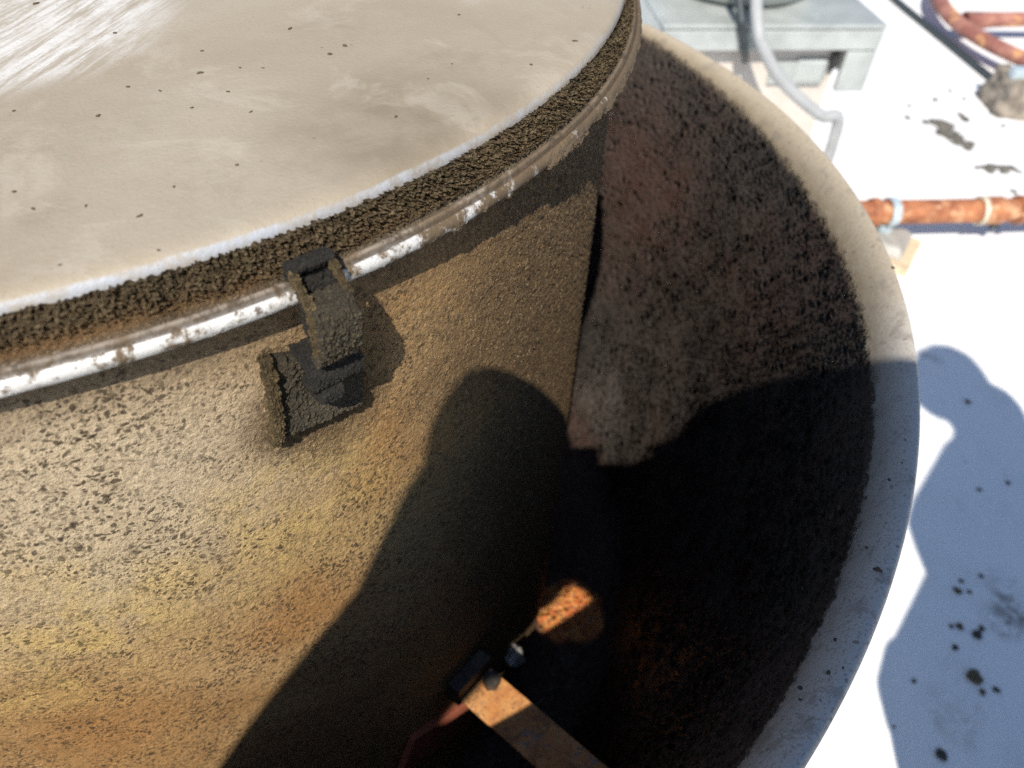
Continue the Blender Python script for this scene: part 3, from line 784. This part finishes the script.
# where the right stile ends (picture row 92)
zz = HT
for k in range(400):
    zz = HT-.001*k
    q = TR+np.array([0, 0, zz-HT])-CAM
    if 384-FPX*np.dot(q, uv)/np.dot(q, fw) > 92: break
HB = zz
print('hood bottom above roof', HB-ROOF, 'hood width', exl, 'dist', np.linalg.norm(TR-CAM))
W = exl
hb('top_plate', 0, W, 0, DEP, HT-.012, HT, M['galv'])
hb('fascia', .003, W-.003, 0.0005, .02, HT-.066, HT-.014, M['galv'])
hb('stile', W-.085, W-.003, .0012, .02, HB, HT-.068, M['galv'])
hb('stile', .003, .085, .0012, .02, HB, HT-.068, M['galv'])
hb('side_panel', W-.02, W-.001, .022, DEP-.002, HB, HT-.014, M['galv'])
hb('side_panel', .001, .02, .022, DEP-.002, HB, HT-.014, M['galv'])
hb('back_panel', .022, W-.022, DEP-.02, DEP-.001, HB, HT-.014, M['galv'])
hb('recessed_panel', .03, W-.0872, .040, .055, ROOF+.002, HT-.02, M['curbpaint'])
hb('curb', .10, W-.089, .075, DEP-.1, ROOF, HT-.03, M['curbpaint'])
hb('gap_shade', W-.108, W-.092, .024, .038, HB+.05, HT-.075, M['shade_gap'], .002)  # black strip standing in for the shade in the recess gap
hb('junction_box', W-.20, W-.112, .028, .039, HB+.01, HT-.10, M['galv'], .01)
hb('junction_box_lid', W-.27, W-.185, .030, .0385, HB+.01, HB+.07, M['galv'], .002)
def on_front(x, y, off):
    """point of the hood's front plane, moved off metres out of it"""
    d = fw + (x-512)/FPX*rv - (y-384)/FPX*uv
    k = np.dot(TL-ey*off-CAM, ey)/np.dot(d, ey)
    return CAM+k*d
# round fan bowl standing on the hood
bc = base_+ex*W*.46+ey*DEP*.52+XYZ[2]*HT
V, Fc = [], []
pr = [(.30,.004),(.335,.01),(.36,.04),(.40,.16),(.455,.30),(.47,.30),(.47,.285)]
pr = [(a*W/1.02, b) for a, b in pr]
N = 64
for i in range(N):
    a = 2*math.pi*i/N
    for (r_, z_) in pr: V.append(bc+np.array([math.cos(a)*r_, math.sin(a)*r_, z_]))
m_ = len(pr)
for i in range(N):
    for k in range(m_-1): Fc.append((i*m_+k, ((i+1) % N)*m_+k, ((i+1) % N)*m_+k+1, i*m_+k+1))
H_(mesh_obj('fan_bowl', V, Fc, M['galv'], hood))
pts = [bc+np.array([0,0,.002]), bc+np.array([0,0,.42])]
H_(tube('fan_drum', pts, .27*W, M['galv'], hood, 40))
# conduit and cable hanging over the front
cpt = [base_+ex*.412*W+ey*.16+XYZ[2]*(HT+.22), on_front(757, 6, .0)+ey*.03+XYZ[2]*.03, on_front(758, 30, .045), on_front(765, 52, .06), on_front(779, 77, .07), on_front(800, 99, .08), on_front(822, 116, .08), on_front(838, 122, .07), np.array([*on_front(841, 124, .07)[:2], ROOF+.07]), np.array([*on_front(841, 124, .07)[:2], ROOF-.002])]
con = tube('conduit', catmull(cpt, 8), .0155, M['conduit'], None, 12); tag(con, 'grey curved conduit drooping in front of the square vent unit', 'conduit')
cf = on_front(841, 124, .07); bm = bmesh.new(); box_bm(bm, np.array([cf[0], cf[1], ROOF+.02]), (ex, ey, XYZ[2]), (.035, .035, .02), .008)
o = bm_obj('conduit_fitting', bm, M['steelgrey'], con)
cpt = [on_front(741, 2, 0)+ey*.12+XYZ[2]*.12, on_front(740, 10, 0)+ey*.02+XYZ[2]*.02, on_front(742, 22, .016), on_front(744, 34, .018), on_front(745, 52, .02), on_front(745, 60, -.02)]
cb2 = tube('power_cable', catmull(cpt, 8), .010, M['cable'], None, 10); tag(cb2, 'short dark cable running down over the front edge of the vent unit', 'cable')

# ------------------------------------------------------------------ the two people whose shadows fall on the fan and the roof
def pt(a, tt, z): return (a*EA + tt*HS + z*XYZ[2])*S         # across the sun, towards the sun, height (lid radii)
def ab(a, b, z):                                               # same, from its place in the sun's view
    return pt(a, (math.sin(SUN_EL-0)*0+.642788*z-b)/.766044, z)
def blob(name, caps, mat, parent, voxel=.008, it=3):
    bm = bmesh.new()
    for (p, r1, q, r2) in caps:
        b2 = bmesh.new()
        for c_, r_ in ((p, r1), (q, r2)):
            bmesh.ops.create_icosphere(b2, subdivisions=2, radius=r_*S, matrix=Matrix.Translation(Vector(c_)))
        bmesh.ops.remove_doubles(b2, verts=b2.verts, dist=1e-7)
        ret = bmesh.ops.convex_hull(b2, input=b2.verts)
        junk = [g for g in ret['geom_interior'] if isinstance(g, bmesh.types.BMVert)]
        if junk: bmesh.ops.delete(b2, geom=junk, context='VERTS')
        me = bpy.data.meshes.new('tmp'); b2.to_mesh(me); b2.free(); bm.from_mesh(me); bpy.data.meshes.remove(me)
    o = bm_obj(name, bm, mat, parent, True)
    r = o.modifiers.new('r', 'REMESH'); r.mode = 'VOXEL'; r.voxel_size = voxel; r.use_smooth_shade = True
    s_ = o.modifiers.new('s', 'SMOOTH'); s_.factor = .5; s_.iterations = it
    return o

camA, camT, camZ = float(np.dot(CAM, EA)/S), float(np.dot(CAM, HS)/S), float(CAM[2]/S)
t_cam = float(np.dot(CAM, sun)/S)
EB = np.cross(sun, EA); EB = EB if EB[2] > 0 else -EB
def abt(a, b, t): return (a*EA + b*EB + t*sun)*S               # t measured towards the sun

# photographer
pA_ = empty('person', (*pt(-1.5, 2.25, 0)[:2], ROOF)); tag(pA_, 'photographer in a dark jacket and cap holding a phone out over the fan', 'person')
def A_(o): return local(o, pA_)
T = t_cam
Lsh, Rsh = pt(-.98, 2.50, .68), pt(-1.98, 2.34, .72)
Lel = abt(-.60, -1.36, T+.55); Rel = abt(-1.80, -1.42, T+.62)
Lwr = abt(-.925, -.80, T+.22); Rwr = abt(-1.13, -.925, T+.26)
Lpalm = abt(-.90, -.70, T+.15); Rpalm = abt(-1.20, -.785, T+.18)
head = ab(-1.48, -.705, 1.10); neck = pt(-1.46, 2.06, .86); hip = pt(-1.5, 2.36, -.62); chest = pt(-1.5, 2.38, .35); belly = pt(-1.5, 2.38, -.2)
fwdA = (abt(-1.0, -.7, T)-head); fwdA /= np.linalg.norm(fwdA)
sideA = np.cross(fwdA, XYZ[2]); sideA /= np.linalg.norm(sideA); upA = np.cross(sideA, fwdA)
body = []
body += [(head+upA*.06*S, .205, head-upA*.02*S+fwdA*.03*S, .19), (head-upA*.10*S+fwdA*.07*S, .15, head-upA*.17*S+fwdA*.09*S, .10)]
body += [(head+fwdA*.20*S-upA*.0*S, .028, head+fwdA*.235*S-upA*.06*S, .036)]                     # nose
body += [(head+fwdA*.185*S-upA*.135*S-sideA*.05*S, .022, head+fwdA*.185*S-upA*.135*S+sideA*.05*S, .022)]
for sg in (-1, 1): body += [(head+sideA*sg*.19*S+upA*.04*S, .035, head+sideA*sg*.19*S-upA*.05*S, .028)]
body += [(head-upA*.15*S, .13, neck, .15), (neck, .16, chest, .28), (chest, .30, belly, .28), (belly, .28, hip, .30)]
for sh, el, wr, pl in ((Lsh, Lel, Lwr, Lpalm), (Rsh, Rel, Rwr, Rpalm)):
    body += [(neck, .12, sh, .14), (sh, .14, el, .105), (el, .105, wr, .07), (wr, .07, pl, .085)]
# left hand: fingers over the phone's top edge; right hand under its right end
def fingers(pl, tips, mids):
    out = []
    for m_, tp in zip(mids, tips): out += [(pl, .05, m_, .030), (m_, .030, tp, .026)]
    return out
body += fingers(Lpalm, [abt(-.955, -.605, T+.075), abt(-.925, -.590, T+.07), abt(-.895, -.585, T+.07), abt(-.865, -.60, T+.075), abt(-.97, -.75, T+.09)],
                [abt(-.915, -.598, T+.15), abt(-.885, -.585, T+.15), abt(-.860, -.592, T+.15), abt(-.838, -.635, T+.15), abt(-.93, -.77, T+.13)])
body += [(abt(-.876, -.662, T+.15), .075, abt(-.885, -.76, T+.16), .10)]
body += [(abt(-.965, -.628, T+.085), .030, abt(-.972, -.665, T+.09), .030), (abt(-1.085, -.80, T+.14), .085, abt(-1.125, -.728, T+.15), .055), (abt(-1.125, -.728, T+.15), .055, abt(-1.20, -.728, T+.17), .060), (abt(-1.20, -.728, T+.17), .060, abt(-1.235, -.69, T+.20), .055)]
body += [(abt(-.96, -.86, T+.16), .06, abt(-1.12, -.88, T+.17), .06)]
body += fingers(Rpalm, [abt(-1.14, -.70, T+.09), abt(-1.10, -.84, T+.08), abt(-1.06, -.86, T+.08), abt(-1.03, -.89, T+.085), abt(-1.01, -.93, T+.09)],
                [abt(-1.155, -.73, T+.14), abt(-1.13, -.89, T+.13), abt(-1.09, -.93, T+.13), abt(-1.06, -.96, T+.135), abt(-1.04, -.985, T+.14)])
feet = []
for sg in (-1, 1):
    hp = hip + EA*sg*.20*S; kn = pt(-1.5+sg*.24, 2.26, -1.62); an = pt(-1.5+sg*.26, 2.44, -2.52)
    body += [(hp, .22, kn, .15), (kn, .15, an, .09), (an, .09, pt(-1.5+sg*.29, 2.0, -2.60), .07)]
    feet.append((hp, kn, an, pt(-1.5+sg*.29, 1.96, -2.60)))
A_(blob('body', body, M['skin'], pA_, .007, 2))
jk = [(neck+XYZ[2]*.0*S, .23, chest, .34), (abt(-1.36, -.93, t_cam+.45), .15, neck, .23), (chest, .345, belly, .325), (belly, .325, hip, .335)]
for sh, el, wr in ((Lsh, Lel, Lwr), (Rsh, Rel, Rwr)):
    jk += [(neck-XYZ[2]*.1*S, .16, sh, .18)]
jk += [(Rsh, .18, Rel, .145), (Rel, .145, Rwr, .136), (Rwr, .132, abt(-1.215, -.815, T+.22), .115), (abt(-1.215, -.82, T+.24), .125, abt(-1.30, -.80, T+.40), .15)]
jk += [(Lsh, .18, Lel, .15), (Lel, .15, abt(-.690, -1.185, T+.42), .138), (abt(-.690, -1.185, T+.42), .138, abt(-.842, -.965, T+.28), .148), (abt(-.842, -.965, T+.28), .148, abt(-.889, -.77, T+.21), .120), (abt(-.845, -.975, T+.28), .13, abt(-.97, -.95, T+.24), .12), (abt(-.845, -.99, T+.28), .13, abt(-.905, -1.02, T+.26), .108), (abt(-.905, -1.02, T+.26), .124, abt(-.925, -1.02, T+.26), .118)]
A_(blob('jacket', jk, M['jacket'], pA_, .008, 3))
tr, shs = [], []
for hp, kn, an, to in feet:
    tr += [(hip, .33, hp, .25), (hp, .25, kn, .18), (kn, .18, an, .125)]
A_(blob('trousers', tr, M['trousers'], pA_, .010, 3))
for hp, kn, an, to in feet:
    A_(blob('shoe', [(an-XYZ[2]*.06*S, .11, to-XYZ[2]*.0*S, .10)], M['shoe'], pA_, .010, 2))
tH = float(np.dot(head, sun)/S)
cp = [(head+upA*.08*S-fwdA*.04*S, .213, head+upA*.02*S-fwdA*.05*S, .205)]
for k in (-.10, 0, .10): cp += [(abt(-1.385, -.560, tH+k), .055, abt(-1.245+abs(k)*-.3, -.625-abs(k)*.1, tH-.12+k*.8), .032)]
A_(blob('cap', cp, M['cap'], pA_, .007, 2))
for sg in (-1, 1):
    A_(blob('eye', [(head+fwdA*.185*S+sideA*sg*.075*S, .022, head+fwdA*.187*S+sideA*sg*.075*S, .022)], M['eye'], pA_, .004, 1))
# phone, its lens at the camera
bm = bmesh.new()
back = -fw
pcx = CAM + back*.0135 - uv*.172*S
box_bm(bm, pcx, (rv, uv, fw), (.100*S, .188*S, .004), .003)
ph = bm_obj('phone', bm, M['phone']); tag(ph, 'dark phone held upright in both hands over the fan', 'phone')

# bystander, in profile to the sun
pB_ = empty('person', (*pt(-3.25, 1.15, 0)[:2], ROOF)); tag(pB_, 'second person in a long grey coat standing beside the fan looking at it', 'person')
def B_(o): return local(o, pB_)
def q(a, b, tt):                                                # place in the sun's view at horizontal distance tt towards the sun
    return pt(a, tt, (b+.766044*tt)/.642788)
hB = q(-3.10, .04, 1.02); hz = XYZ[2]
fB = EA.copy(); sB = HS.copy()
bB = [(hB+hz*.10*S-fB*.02*S, .205, hB+hz*.02*S-fB*.02*S, .20), (hB+hz*.02*S+fB*.05*S, .18, hB-hz*.16*S+fB*.09*S, .13), (hB+fB*.21*S-hz*.02*S, .025, hB+fB*.265*S-hz*.09*S, .035), (hB+fB*.21*S-hz*.17*S-sB*.05*S, .02, hB+fB*.21*S-hz*.17*S+sB*.05*S, .02)]
for sg in (-1, 1): bB += [(hB+sB*sg*.19*S+hz*.03*S, .03, hB+sB*sg*.19*S-hz*.06*S, .026)]
nB = pt(-3.20, 1.10, (hB[2]/S)-.44); cB = nB-hz*.42*S-EA*.02*S; blB = cB-hz*.55*S; hpB = blB-hz*.45*S
bB += [(hB-hz*.16*S-fB*.03*S, .14, nB, .15), (nB, .17, cB, .27), (cB, .29, blB, .27), (blB, .27, hpB, .28)]
jB = [(nB-hz*.05*S, .20, cB, .33), (cB, .34, blB, .32), (blB, .32, hpB, .36)]
for sg in (-1, 1):
    sh = nB+sB*sg*.42*S-hz*.15*S-EA*.10*S
    if sg > 0: el, wr, pl = q(-2.90, -1.02, 1.62), q(-2.66, -1.42, 1.66), q(-2.62, -1.55, 1.66)
    else: el, wr, pl = sh-hz*.70*S, sh-hz*1.18*S+EA*.10*S, sh-hz*1.30*S+EA*.12*S
    bB += [(nB, .12, sh, .14), (sh, .14, el, .105), (el, .105, wr, .07), (wr, .07, pl, .085)]
    dr = (pl-wr)/np.linalg.norm(pl-wr); lt = np.cross(dr, sB if abs(np.dot(dr, sB)) < .9 else hz); lt /= np.linalg.norm(lt)
    for k in range(4):
        f0 = pl+lt*(k-1.5)*.052*S+dr*.08*S; ln_ = (.12, .145, .135, .10)[k]
        bB += [(pl+lt*(k-1.5)*.04*S, .035, f0+dr*ln_*.5*S, .026), (f0+dr*ln_*.5*S, .026, f0+dr*ln_*S-hz*.04*S, .022)]
    bB += [(pl-lt*.07*S, .035, pl-lt*.14*S+dr*.08*S, .026)]
    jB += [(nB-hz*.08*S, .16, sh, .18), (sh, .18, el, .16), (el, .16, wr+(el-wr)*.08, .13)]
# loose open coat falling to the knees
jB += [(q(-3.16, -.50, 1.15), .27, q(-2.885, -.80, 1.35), .235), (q(-2.885, -.80, 1.35), .235, q(-2.92, -1.03, 1.40), .225), (q(-2.92, -1.03, 1.40), .225, q(-2.66, -1.47, 1.45), .285), (q(-2.66, -1.47, 1.45), .285, q(-2.64, -1.80, 1.45), .25), (q(-2.66, -1.47, 1.45), .30, q(-3.2, -1.5, 1.30), .40), (hpB, .36, hpB-hz*1.0*S, .42), (q(-2.70, -1.80, 1.45), .25, hpB-hz*1.0*S, .40)]
fB2 = []
for sg in (-1, 1):
    hp = hpB+sB*sg*.18*S; x_ = np.dot(hp, EA)/S; y_ = np.dot(hp, HS)/S
    kn = pt(x_+.03, y_+sg*.02, -1.58); an = pt(x_-.05, y_+sg*.04, -2.52); to = pt(x_+.36, y_+sg*.06, -2.60)
    bB += [(hp, .20, kn, .15), (kn, .15, an, .09), (an, .09, to, .07)]; fB2.append((hp, kn, an, to))
B_(blob('body', bB, M['skin'], pB_, .007, 2))
B_(blob('coat', jB, M['jacket_b'], pB_, .008, 3))
B_(blob('trousers', [c_ for hp, kn, an, to in fB2 for c_ in ((hpB, .32, hp, .24), (hp, .24, kn, .18), (kn, .18, an, .125))], M['trousers'], pB_, .010, 3))
for hp, kn, an, to in fB2: B_(blob('shoe', [(an-hz*.06*S, .11, to, .10)], M['shoe'], pB_, .010, 2))
B_(blob('hair', [(hB+hz*.13*S-fB*.04*S, .20, hB+hz*.0*S-fB*.07*S, .19)], M['hair'], pB_, .007, 2))
for sg in (-1, 1): B_(blob('eye', [(hB+fB*.195*S+sB*sg*.07*S, .022, hB+fB*.197*S+sB*sg*.07*S, .022)], M['eye'], pB_, .004, 1))

for me in bpy.data.meshes:
    co = np.empty(len(me.vertices)*3, np.float32); me.vertices.foreach_get('co', co)
    me.attributes.new('rest', 'FLOAT_VECTOR', 'POINT').data.foreach_set('vector', co)

# ------------------------------------------------------------------ light, sky, camera
w = bpy.data.worlds.new('World'); sc.world = w; w.use_nodes = True
nt = w.node_tree; bg = nt.nodes['Background']
sky = nt.nodes.new('ShaderNodeTexSky'); sky.sky_type = 'NISHITA'; sky.sun_disc = False
sky.sun_elevation = SUN_EL; sky.sun_rotation = math.pi/2 - SUN_AZ
nt.links.new(sky.outputs[0], bg.inputs[0]); bg.inputs[1].default_value = .10
sky.ozone_density = 2.8; sky.dust_density = .4
ld = bpy.data.lights.new('sun_lamp', 'SUN'); ld.energy = 4.6; ld.angle = rad(.53); ld.color = (1, .94, .85)
lo_ = bpy.data.objects.new('sun_lamp', ld); COL.objects.link(lo_)
lo_.rotation_euler = Vector(sun).to_track_quat('Z', 'Y').to_euler()

cd = bpy.data.cameras.new('camera'); cam = bpy.data.objects.new('camera', cd); COL.objects.link(cam)
cam.matrix_world = Matrix(((rv[0], uv[0], -fw[0], CAM[0]), (rv[1], uv[1], -fw[1], CAM[1]), (rv[2], uv[2], -fw[2], CAM[2]), (0, 0, 0, 1)))
cd.sensor_fit = 'HORIZONTAL'; cd.sensor_width = 36; cd.lens = FPX/1024*36
cd.clip_start = .004; cd.clip_end = 500
cd.dof.use_dof = True; cd.dof.focus_distance = .345; cd.dof.aperture_fstop = 9.0
sc.camera = cam
sc.render.engine = "CYCLES"
sc.cycles.use_denoising = False
sc.cycles.sample_clamp_indirect = 1.5; sc.cycles.sample_clamp_direct = 6.0
sc.cycles.caustics_reflective = False; sc.cycles.caustics_refractive = False
sc.cycles.max_bounces = 6; sc.cycles.diffuse_bounces = 4; sc.cycles.glossy_bounces = 2
sc.view_settings.view_transform = 'Standard'; sc.view_settings.look = 'None'
sc.view_settings.exposure = .40; sc.view_settings.gamma = 1
